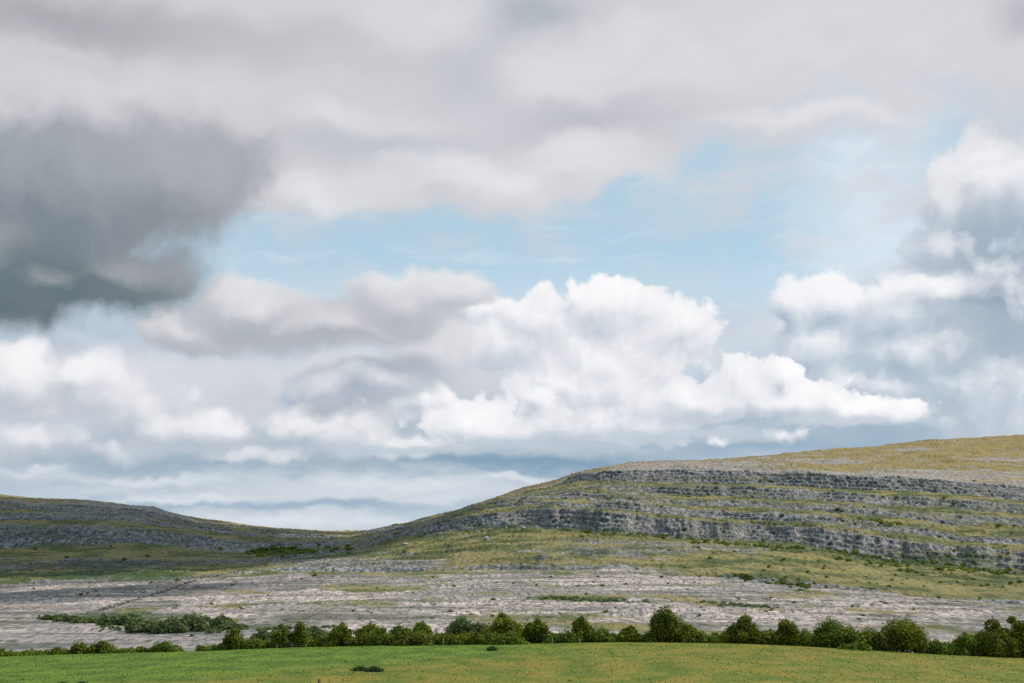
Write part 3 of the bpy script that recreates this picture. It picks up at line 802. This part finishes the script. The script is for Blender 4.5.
GH = 'bushes of the hedge along the far edge of the meadow'
HEDGE = [
    # px0, px1, top, base offset from the crest line, kind, shape, Y, label
    (-14, 6, 647, 0, 'mid', 'round', 132, 'hedge bush cut off by the left edge of the photo'),
    (8, 34, 650, 0, 'mid', 'flat', 132, 'low flat hedge bush, farthest left of the left-hand hedge that is wholly in view'),
    (30, 54, 649, 0, 'mid', 'flat', 133, 'low hedge bush second in the left-hand hedge'),
    (50, 74, 647, 0, 'dark', 'left', 132, 'low bush just left of the two round dark bushes in the left-hand hedge'),
    (68, 90, 642, 0, 'dark', 'round', 132, 'rounded dark bush, smaller of the pair in the middle of the left-hand hedge'),
    (88, 114, 640, 0, 'dark', 'round', 132, 'broad dark round bush, tallest of the left-hand hedge'),
    (110, 136, 647, 0, 'mid', 'flat', 132, 'low green bush right of the tallest bush of the left-hand hedge'),
    (134, 156, 646, 0, 'dark', 'left', 132, 'small dark bush leaning on the domed one at the right end of the left-hand hedge'),
    (148, 180, 641, 0, 'mid', 'round', 132, 'domed green bush ending the left-hand hedge before the gap'),
    (178, 184, 649, 0, 'dark', 'round', 132, 'tiny dark bush alone in the gap in the hedge'),
    (200, 226, 644, 0, 'mid', 'flat', 132, 'low green bush opening the hedge right of the gap'),
    (221, 246, 626, 0, 'dark', 'spire', 132, 'tall dark pointed bush first after the gap'),
    (240, 262, 636, 0, 'mid', 'flat', 132, 'mid green bush right of the tall pointed one after the gap'),
    (256, 276, 639, 0, 'dark', 'flat', 133, 'low dark bush left of the twin tall dark bushes'),
    (271, 293, 624, 0, 'dark', 'round', 132, 'tall dark bush, left one of the twins left of centre'),
    (291, 310, 622, 0, 'dark', 'round', 132, 'tall dark bush, right one of the twins left of centre'),
    (306, 332, 635, 0, 'dark', 'flat', 132, 'low dark hedge bush between the twins and the next tall round bush'),
    (328, 353, 623, 0, 'dark', 'round', 132, 'tall dark round bush standing alone right of the twins'),
    (350, 372, 632, 0, 'dark', 'flat', 132, 'low hedge bush right of the lone tall round dark bush'),
    (364, 394, 627, 0, 'mid', 'round', 132, 'bright mid green bush, left one of two in the low middle stretch of hedge'),
    (386, 416, 624, 0, 'mid', 'round', 134, 'bright mid green bush, right one of two in the low middle stretch of hedge'),
    (396, 430, 630, 0, 'dark', 'flat', 131, 'dark low bush below the bright mid green pair'),
    (424, 448, 632, 0, 'dark', 'flat', 132, 'dark low bush in front of the pale blue green bush, left one'),
    (444, 486, 631, 0, 'dark', 'flat', 132, 'wide dark low bush left of the yellow green bushes'),
    (480, 514, 613, 0, 'yellow', 'right', 134, 'yellow green bush, left one of the bright pair near the centre'),
    (500, 534, 615, 0, 'yellow', 'left', 134, 'yellow green bush, right one of the bright pair near the centre'),
    (488, 524, 631, 0, 'mid', 'flat', 131, 'low green bush at the foot of the yellow green pair'),
    (522, 549, 617, 0, 'dark', 'round', 132, 'dark round bush against the right side of the yellow green pair'),
    (544, 578, 630, 0, 'mid', 'flat', 132, 'low green hedge bush between two dark bushes right of centre'),
    (572, 598, 615, 0, 'dark', 'left', 132, 'dark upright bush halfway between the yellow pair and the largest bush'),
    (594, 620, 626, 0, 'mid', 'left', 132, 'lower green bush leaning right of the dark upright one'),
    (618, 641, 625, 0, 'dark', 'round', 132, 'small dark domed bush left of the largest bush'),
    (638, 656, 632, 0, 'mid', 'flat', 132, 'low green bush touching the left side of the largest bush'),
    (650, 694, 607, 0, 'dark', 'left', 132, 'largest bush of the hedge, broad and dark with lit top'),
    (676, 706, 622, 0, 'dark', 'left', 132, 'sloping right shoulder bush of the largest bush'),
    (700, 726, 632, 0, 'mid', 'flat', 132, 'low green bush right of the largest bush'),
    (720, 742, 623, 0, 'dark', 'right', 132, 'mid height bush left of the lean upright one'),
    (737, 762, 613, 0, 'dark', 'left', 132, 'lean upright dark bush first tall one right of the largest bush'),
    (754, 778, 627, 0, 'dark', 'flat', 132, 'low dark bush right of the lean upright one'),
    (775, 798, 617, 0, 'dark', 'round', 132, 'dark upright bush second tall one right of the largest bush'),
    (792, 816, 629, 0, 'mid', 'flat', 132, 'low bush left of the spired bush'),
    (811, 853, 611, 0, 'mid', 'spire', 132, 'broad green bush rising to a thin spire'),
    (846, 884, 626, 0, 'dark', 'flat', 132, 'dark flat topped bush between the spired and the wide dark bush'),
    (842, 866, 641, 1, 'mid', 'flat', 129, 'small green bush in front at the foot of the flat topped dark one'),
    (876, 930, 617, 0, 'dark', 'round', 132, 'wide dark domed bush with olive lit crown at the right'),
    (920, 942, 641, 0, 'mid', 'flat', 132, 'low pale bush just right of the wide dark domed bush'),
    (938, 962, 639, 0, 'mid', 'flat', 132, 'low pale bush second right of the wide dark domed bush'),
    (955, 981, 629, 0, 'mid', 'round', 132, 'mid green round bush left of the last two tall ones'),
    (975, 1012, 619, 0, 'dark', 'round', 132, 'tall dark bush next to the right edge of the photo'),
    (990, 1016, 634, 0, 'dark', 'flat', 131, 'dark low bush filling between the last two tall bushes'),
    (1006, 1040, 613, 0, 'dark', 'left', 132, 'tall dark bush cut by the right edge of the photo'),
]
for i, (a, bb, top, off, kind, shape, Y, lab) in enumerate(HEDGE):
    base = float(crest(np.array((a + bb) / 2))) + 1.0 + off
    make_bush('hedge_bush', lab, 'bush', GH, a, bb, top, base, Y, kind, shape, seed=100 + i)

# scrub standing behind the hedge and on the pavement
GS = 'scrub bushes behind the hedge'
BEHIND = [
    (252, 274, 628, 640, 'blue', 'pale green scrub bush behind the hedge, left of the twin tall dark bushes'),
    (296, 330, 627, 640, 'blue', 'pale scrub bush seen over the hedge between the twins and the lone tall bush'),
    (356, 384, 624, 638, 'mid', 'green scrub bush seen just over the left end of the bright mid green pair'),
    (446, 477, 617, 636, 'blue', 'pale blue green round bush standing behind the hedge left of the yellow pair'),
    (470, 490, 622, 636, 'blue', 'small pale bush behind the hedge touching the yellow green pair'),
    (410, 432, 622, 636, 'mid', 'small green bush behind the hedge right of the bright mid green pair'),
]
for i, (a, bb, top, base, kind, lab) in enumerate(BEHIND):
    X_, Y_, Z_ = locate((a + bb) / 2, base)
    make_bush('scrub_bush', lab, 'bush', GS, a, bb, top, base, Y_, kind, 'round', z=Z_, seed=300 + i, leaf=0.16)
GT = 'hazel thicket on the limestone at the left'
THICK = [(48, 66, 611, 620), (60, 84, 614, 622), (80, 104, 615, 623), (102, 122, 616, 625), (108, 136, 611, 626), (130, 152, 617, 630), (140, 166, 618, 631), (158, 184, 617, 632), (172, 200, 612, 631),
         (190, 206, 619, 631), (203, 226, 613, 629), (220, 244, 620, 630)]
TL = ['round bush starting the thicket at its left end', 'low bush second from the left in the thicket', 'low bush third from the left in the thicket', 'small dark bush left of the first tall one in the thicket',
      'first tall dark bush in the left half of the thicket', 'low bush right of the first tall one in the thicket', 'spreading bush in the middle of the thicket', 'spreading dark bush left of the central tall one in the thicket',
      'broad tall bush in the centre of the thicket', 'low bush between the two central tall ones of the thicket', 'rounded bush with lit top right of the thicket centre', 'low bush ending the thicket at its right end']
for i, ((a, bb, top, base), lab) in enumerate(zip(THICK, TL)):
    X_, Y_, Z_ = locate((a + bb) / 2, base)
    make_bush('hazel_bush', lab, 'bush', GT, a - 4, bb + 4, top + 3, base, Y_, 'hazed' , 'round' if i % 2 else 'flat', z=Z_, seed=400 + i, leaf=0.30, dens=1.5)

# small separate shrubs dotted over the hill and pavement
protos = []
for k in range(6):
    r = np.random.default_rng(900 + k)
    cs, rs = bush_lobes(1.9, 1.0, r, 'round')
    V, tone, _ = leaves(cs, rs, 170, 0.17, r)
    protos.append(mesh('shrub_foliage', V, np.arange(len(V)), 4, LEAF['mid' if k % 2 else 'dark'], False, {'tone': tone}))
ZONES = [
    (90, (350, 1020, 574, 620), 'small dark shrub dotted over the pale limestone pavement', 'small shrubs on the limestone pavement'),
    (70, (640, 1024, 545, 590), 'small dark shrub on the grassy slope below the lowest scarp at the right', 'small shrubs on the lower right slope'),
    (60, (400, 1020, 478, 545), 'small dark shrub on the terraces of the right hill', 'small shrubs on the hill terraces'),
    (55, (0, 340, 535, 610), 'small dark shrub on the shaded ground of the left hill', 'small shrubs on the left hill'),
]
for n, (x0, x1, y0, y1), lab, grp in ZONES:
    for k in range(n):
        px, py = rng.uniform(x0, x1), rng.uniform(y0, y1)
        ok = float(ridge(np.array(px))) + 5
        if py < ok: py = ok + rng.uniform(0, 20)
        X_, Y_, Z_ = locate(px, py)
        o = bpy.data.objects.new('shrub', protos[int(rng.integers(0, 6))]); C.objects.link(o)
        s_ = rng.uniform(1.0, 3.4) * Y_ / F_PX
        s_ = min(s_, 2.6)
        o.location = (X_, Y_, Z_ - 0.1); o.scale = (s_, s_, s_ * rng.uniform(0.8, 1.2)); o.rotation_euler = (0, 0, rng.uniform(0, 6.28))
        tag(o, lab, 'shrub', grp)


def scrub_mass(name, label, strips, kind, leaf):
    """Ground-hugging scrub too dense to count: one object."""
    Vs, Ts = [], []
    r = np.random.default_rng(55)
    for (x0, y0, x1, y1, half, n) in strips:
        cs, rs = [], []
        for k in range(n):
            t_ = r.random(); px = x0 + (x1 - x0) * t_; py = y0 + (y1 - y0) * t_ + r.normal() * half
            X_, Y_, Z_ = locate(px, py); q = r.uniform(0.6, 1.7) * Y_ / F_PX * 1.3
            cs.append((X_, Y_, Z_ + q * 0.35)); rs.append((q * 1.5, q * 1.3, q))
        V, tone, _ = leaves(cs, rs, n * 55, leaf, r)
        Vs.append(V); Ts.append(tone)
    V = np.vstack(Vs)
    tag(link(name, mesh(name, V, np.arange(len(V)), 4, LEAF[kind], False, {'tone': np.concatenate(Ts)})), label, 'scrub', kind='stuff')


scrub_mass('scarp_scrub', 'green scrub growing along the foot of the lowest scarp on the right hill',
           [(822, 552, 900, 565, 2.2, 90), (880, 563, 1024, 577, 2.6, 130), (690, 541, 830, 551, 1.2, 60), (579, 533, 690, 539, 1.0, 30), (830, 521, 900, 524, 1.5, 25), (740, 578, 810, 588, 1.4, 30)], 'mid', 0.5)
scrub_mass('saddle_scrub', 'patch of green scrub in the dip between the two hills', [(246, 553, 312, 551, 2.0, 90), (312, 553, 352, 549, 1.4, 25)], 'mid', 0.7)
scrub_mass('gully_scrub', 'dark scrub in the shallow gully behind the hedge', [(256, 631, 360, 633, 3.0, 90), (100, 628, 240, 632, 2.2, 100), (540, 598, 650, 603, 0.9, 50), (700, 603, 780, 609, 0.8, 40)], 'blue', 0.2)

# ---------------------------------------------------------------- stones
stone, t, b = new_mat('weathered_limestone')
P = geo('Position'); n_ = noise(P, 1.3, 5, 0.65)
_in(b.inputs['Base Color'], mix(n_, (0.22, 0.22, 0.225), (0.56, 0.52, 0.49)))
bump(t, b, n_, 0.8, 0.2)
import bmesh


def rock_mesh(seed):
    r = np.random.default_rng(seed); bm = bmesh.new()
    bmesh.ops.create_icosphere(bm, subdivisions=3, radius=1)
    planes = [(lambda d: d / np.linalg.norm(d))(r.normal(size=3)) for _ in range(9)]; offs = r.uniform(0.55, 0.85, 9)
    for v in bm.verts:
        p = np.array(v.co)
        for q, o in zip(planes, offs):
            e = p @ q - o
            if e > 0: p = p - q * e
        p = p * (1 + 0.05 * r.normal()); v.co = p
    me = bpy.data.meshes.new('boulder'); bm.to_mesh(me); bm.free(); me.materials.append(stone)
    return me


rocks = [rock_mesh(s) for s in range(5)]


def boulder(px, py, w_px, h_px, label, group=None, k=0):
    X_, Y_, Z_ = locate(px, py); q = Y_ / F_PX
    o = bpy.data.objects.new('boulder', rocks[k % 5]); C.objects.link(o)
    hh = h_px * q / 2
    o.location = (X_, Y_, Z_ + hh * 0.55); o.scale = (w_px * q / 2, w_px * q / 2 * 0.8, hh); o.rotation_euler = (0, 0, k * 1.3)
    tag(o, label, 'boulder', group)
    return o


boulder(290.5, 530.5, 4.0, 3.6, 'lone grey boulder standing on the skyline of the dip between the hills', k=1)
boulder(486, 540, 6, 5, 'pale grey boulder alone on the grassy slope in the middle of the right hill', k=2)
boulder(405, 545, 8, 3.5, 'low pale boulder on the grass at the left foot of the right hill', k=3)
boulder(764, 487, 5, 3.2, 'pale block below the highest scarp of the right hill', k=4)
boulder(372, 622, 7, 3.5, 'broad pale stone in the dark gully behind the hedge', k=0)
for k in range(70):
    px, py = rng.uniform(320, 1020), rng.uniform(572, 628)
    boulder(px, py, rng.uniform(1.5, 4.5), rng.uniform(1.0, 2.4), 'loose pale stone lying on the limestone pavement', 'loose stones on the pavement', k)
for k in range(26):
    px = rng.uniform(162, 250); py = float(ridge(np.array(px))) + rng.uniform(1, 5)
    boulder(px, py, rng.uniform(2, 6), rng.uniform(1.2, 2.6), 'pale block of the broken outcrop on the left hill skyline', 'blocks of the skyline outcrop', k)
for k in range(45):
    px = rng.uniform(440, 1020); j = [6, 8, 14][k % 3]
    py = float(L[j][0](np.array([px]))[0]) + rng.uniform(0, 5)
    if py > float(ridge(np.array(px))) + 3:
        boulder(px, py, rng.uniform(1.5, 4.5), rng.uniform(1.2, 2.6), 'fallen block at the foot of a scarp on the right hill', 'fallen blocks below the scarps', k)

# ---------------------------------------------------------------- dry stone wall climbing the left pavement
wpts = [(88, 615), (112, 608), (140, 599), (165, 592), (186, 584), (205, 578), (228, 574), (246, 569), (275, 565), (305, 561), (340, 554)]
W = []
for (a, b_), (c_, d_) in zip(wpts[:-1], wpts[1:]):
    for t_ in np.arange(0, 1, 0.06): W.append(locate(a + (c_ - a) * t_, b_ + (d_ - b_) * t_))
W = np.array(W); W[:, 2] -= 0.2
r = np.random.default_rng(3); parts = []
for i in range(len(W) - 1):
    A_, B_ = W[i], W[i + 1]
    d = B_ - A_; ln = float(np.linalg.norm(d[:2])) + 1e-6; nrm = np.array((-d[1], d[0], 0)) / ln * 0.38
    h0, h1 = 0.75 + 0.2 * math.sin(i * 1.7), 0.75 + 0.2 * math.sin(i * 1.7 + 1.7)
    vs = [A_ - nrm, A_ + nrm, B_ + nrm, B_ - nrm]
    up = [A_ - nrm * 0.6 + (0, 0, h0), A_ + nrm * 0.6 + (0, 0, h0), B_ + nrm * 0.6 + (0, 0, h1), B_ - nrm * 0.6 + (0, 0, h1)]
    parts.append((vs + up, [(0, 1, 5, 4), (1, 2, 6, 5), (2, 3, 7, 6), (3, 0, 4, 7), (4, 5, 6, 7)]))
v, f = join(parts)
wallm, t, b = new_mat('dry_stone')
P = geo('Position')
_in(b.inputs['Base Color'], mix(smooth(voro(P, 2.2), 0.1, 0.5), (0.03, 0.035, 0.03), (0.11, 0.115, 0.10)))
tag(link('dry_stone_wall', mesh('dry_stone_wall', v, f, 4, wallm)), 'low grey dry stone wall running up across the shaded pavement to the left hill', 'stone wall')

# ---------------------------------------------------------------- fence at the meadow's far edge
postm, t, b = new_mat('weathered_post_wood')
_in(b.inputs['Base Color'], mix(noise(geo('Position'), 14.0, 4, 0.6), (0.20, 0.19, 0.16), (0.38, 0.36, 0.33)))
wirem, t, b = new_mat('galvanised_wire'); b.inputs['Base Color'].default_value = (0.5, 0.5, 0.5, 1); b.inputs['Metallic'].default_value = 0.8


def post_mesh(h, r_, lean):
    v, f = tube([(0, 0, -0.3), (lean * 0.5, 0, h * 0.5), (lean, 0, h), (lean, 0, h + 0.03)], [r_, r_, r_ * 0.95, r_ * 0.4], 7)
    return mesh('post', np.array(v), np.array(f), 4, postm)


fr = bpy.data.objects.new('wire_fence', None); C.objects.link(fr); fr.location = (float(at(270, 646, 129.3)[0]), 129.3, 2.4)
tag(fr, 'short stretch of low wire fence with thin posts before the twin dark bushes', 'fence')
tops = []
for i, px in enumerate([277, 291.5, 306]):
    x = float(at(px, 646, 129.3)[0]); z = float(field_z(x, 129.3))
    h = 0.48 + 0.1 * math.sin(i * 2.7)
    o = link('post', post_mesh(h * 0.8, 0.022, 0.05 * math.sin(i * 1.9)), fr)
    o.location = (x - fr.location.x, 0, z - fr.location.z); tops.append((x, z, h))
for q in (0.5, 0.9):
    v, f = tube([(x - fr.location.x, -0.05, z + h * q - fr.location.z) for x, z, h in tops], [0.002] * len(tops), 4)
    link('wire', mesh('wire', np.array(v), np.array(f), 4, wirem), fr)
for px, hp, lab in ((443, 0.62, 'thin pale post at the meadow edge left of the yellow green bushes'), (552, 0.5, 'thin pale post at the meadow edge right of the dark bush beside the yellow pair'),
                    (579.5, 0.55, 'thin pale post in front of the dark upright bush right of centre')):
    o = link('fence_post', post_mesh(hp * 0.85, 0.03, 0.03)); x = float(at(px, 646, 129.3)[0]); o.location = (x, 129.3, float(field_z(x, 129.3)))
    tag(o, lab, 'post', 'posts at the meadow edge')
darkwood, t, b = new_mat('dark_post_wood')
_in(b.inputs['Base Color'], mix(noise(geo('Position'), 14.0, 4, 0.6), (0.05, 0.04, 0.03), (0.12, 0.10, 0.08)))
xp, yp = float(at(318.5, 686, 74.0)[0]), 74.0
pm = post_mesh(0.62, 0.06, 0.02); pm.materials[0] = darkwood
o = link('fence_post', pm); o.location = (xp, yp, float(field_z(xp, yp)))
tag(o, 'short dark wooden post in the near grass left of centre', 'post')

# ---------------------------------------------------------------- grass
blade, t, b = new_mat('grass_blade')
P = geo('Position'); gx, gy, gz = sep(P)
n1 = noise(xyz(gx * 0.035, gy * 0.05, 0), 1.0, 5, 0.6); n2 = noise(xyz(gx * 0.35, gy * 0.16, 0), 1.0, 6, 0.65)
s_ = smooth(gx + (gy - 100.0) * -0.62 + (n1 - 0.5) * 26.0 + (n2 - 0.5) * 10.0, -17.0, 1.0)
tone = attr('tone')
gc = mix(tone, (0.060, 0.112, 0.010), (0.120, 0.172, 0.020)); oc = mix(tone, (0.12, 0.14, 0.014), (0.215, 0.175, 0.030))
dry = smooth(n1 * 0.45 + n2 * 0.55, 0.36, 0.62)
_in(b.inputs['Base Color'], mix(s_ * (dry * 0.55 + 0.45) * (tone * 0.8 + 0.4), gc, oc))
tr = t.nodes.new('ShaderNodeBsdfTranslucent'); t.links.new(b.inputs['Base Color'].links[0].from_socket, tr.inputs[0])
mx = t.nodes.new('ShaderNodeMixShader'); mx.inputs[0].default_value = 0.45
t.links.new(b.outputs[0], mx.inputs[1]); t.links.new(tr.outputs[0], mx.inputs[2]); t.links.new(mx.outputs[0], t.nodes['Material Output'].inputs[0])
r = np.random.default_rng(21); N = 26000
y = 66 + (131 - 66) * r.random(N) ** 0.8; x = (r.random(N) - 0.5) * 2 * y * 0.42
z = field_z(x, y); cl_ = fbm(x / 2.2, y / 2.2, 3, 71)
h = 0.03 + 0.06 * r.random(N) + 0.09 * np.clip(cl_, 0, 1)
th = r.random(N) * math.pi * 2; wv = 0.02 + 0.03 * r.random(N); lx = r.normal(size=N) * 0.10
p0 = np.stack([x - np.cos(th) * wv, y - np.sin(th) * wv, z - 0.02], 1); p1 = np.stack([x + np.cos(th) * wv, y + np.sin(th) * wv, z - 0.02], 1)
p2 = np.stack([x + lx, y + lx * 0.5, z + h], 1)
tag(link('meadow_tufts', mesh('meadow_tufts', np.stack([p0, p1, p2], 1).reshape(-1, 3), np.arange(3 * N), 3, blade, False, {'tone': np.repeat(r.random(N), 3)})),
    'short seeding grass covering the meadow, green at left and hay coloured at right', 'grass', kind='stuff')
rush, t, b = new_mat('rush_green')
_in(b.inputs['Base Color'], mix(attr('tone'), (0.03, 0.055, 0.015), (0.08, 0.12, 0.035)))


def rushes(px, py, w_px, h_px, label, seed, group='rush clumps in the meadow'):
    # walk the view ray out until it meets the meadow
    Y = 60.0
    while Y < 131 and float(at(px, py, Y)[2]) > float(field_z(at(px, py, Y)[0], Y)): Y += 0.25
    X = float(at(px, py, Y)[0]); Z = float(field_z(X, Y)); q = Y / F_PX
    r = np.random.default_rng(seed); n = int(260 + w_px * 30)
    rad = w_px * q / 2
    u = r.normal(size=(n, 2)) * (rad * 0.45, rad * 0.25); u[:, 0] = np.clip(u[:, 0], -rad, rad)
    hh = h_px * q * (0.5 + 0.5 * r.random(n)) * (1 - 0.35 * (np.abs(u[:, 0]) / rad)); th = r.random(n) * 6.28
    tip = u * 1.25 + r.normal(size=(n, 2)) * 0.08
    a = np.stack([u[:, 0] - np.cos(th) * 0.02, u[:, 1] - np.sin(th) * 0.02, np.full(n, -0.04)], 1)
    b_ = np.stack([u[:, 0] + np.cos(th) * 0.02, u[:, 1] + np.sin(th) * 0.02, np.full(n, -0.04)], 1)
    c_ = np.stack([tip[:, 0], tip[:, 1], hh], 1)
    o = link('rush_clump', mesh('rush_clump', np.stack([a, b_, c_], 1).reshape(-1, 3), np.arange(3 * n), 3, rush, False, {'tone': np.repeat(r.random(n), 3)}))
    o.location = (X, Y, Z); tag(o, label, 'rushes', group)


rushes(360, 671, 16, 6, 'dark rush clump in the meadow left of centre, left half of the double clump', 1)
rushes(374, 672, 16, 7, 'dark rush clump in the meadow left of centre, right half of the double clump', 2)
rushes(492, 651, 9, 6, 'small dark rush clump at the far meadow edge below the yellow green bushes', 3)
rushes(62, 686, 12, 5, 'dark rush clump at the bottom edge of the photo, left one of two', 4)
rushes(82, 685, 10, 4, 'dark rush clump at the bottom edge of the photo, right one of two', 5)

# ---------------------------------------------------------------- an unseen cloud, added and shaped so its shadow falls on the left hill
cm = bpy.data.materials.new('cloud_vapour'); cm.use_nodes = True; t = cm.node_tree; t.nodes.clear(); E.tree = t
o_ = t.nodes.new('ShaderNodeOutputMaterial'); v_ = t.nodes.new('ShaderNodeVolumePrincipled')
v_.inputs['Color'].default_value = (0.97, 0.97, 0.98, 1); v_.inputs['Density'].default_value = 0.028
t.links.new(v_.outputs[0], o_.inputs['Volume'])
CLOUD_H = 1300.0


def cloud(label, ground, seed, density_rad=1.0):
    """Lobes over the ground spots (x, y, radius) that the sun would shade."""
    bm = bmesh.new(); r = np.random.default_rng(seed)
    k = CLOUD_H / math.tan(SUN_EL); ox, oy = math.sin(SUN_AZ) * k, math.cos(SUN_AZ) * k
    for (x, y, rad) in ground:
        mtx = mathutils.Matrix.Translation((x + ox, y + oy, CLOUD_H + 60 + r.uniform(-20, 20))) @ mathutils.Matrix.Diagonal((rad, rad * r.uniform(0.8, 1.1), rad * 0.32 * density_rad, 1))
        bmesh.ops.create_icosphere(bm, subdivisions=3, radius=1, matrix=mtx)
    for v in bm.verts:
        n = mathutils.noise.fractal(v.co / 110.0, 1.0, 2.0, 4)
        v.co += mathutils.Vector((n * 30, n * 24, n * 22))
    me = bpy.data.meshes.new('cloud'); bm.to_mesh(me); bm.free(); me.materials.append(cm)
    tag(link('cloud', me), label, 'cloud', kind='stuff')


cloud('unseen cloud added to shade the left hill', [(-560, 1350, 330), (-300, 1150, 260), (-740, 1740, 340), (-330, 1560, 200), (-900, 1300, 300), (-420, 900, 170), (-330, 700, 130), (-190, 560, 125), (-240, 430, 130)], 1)
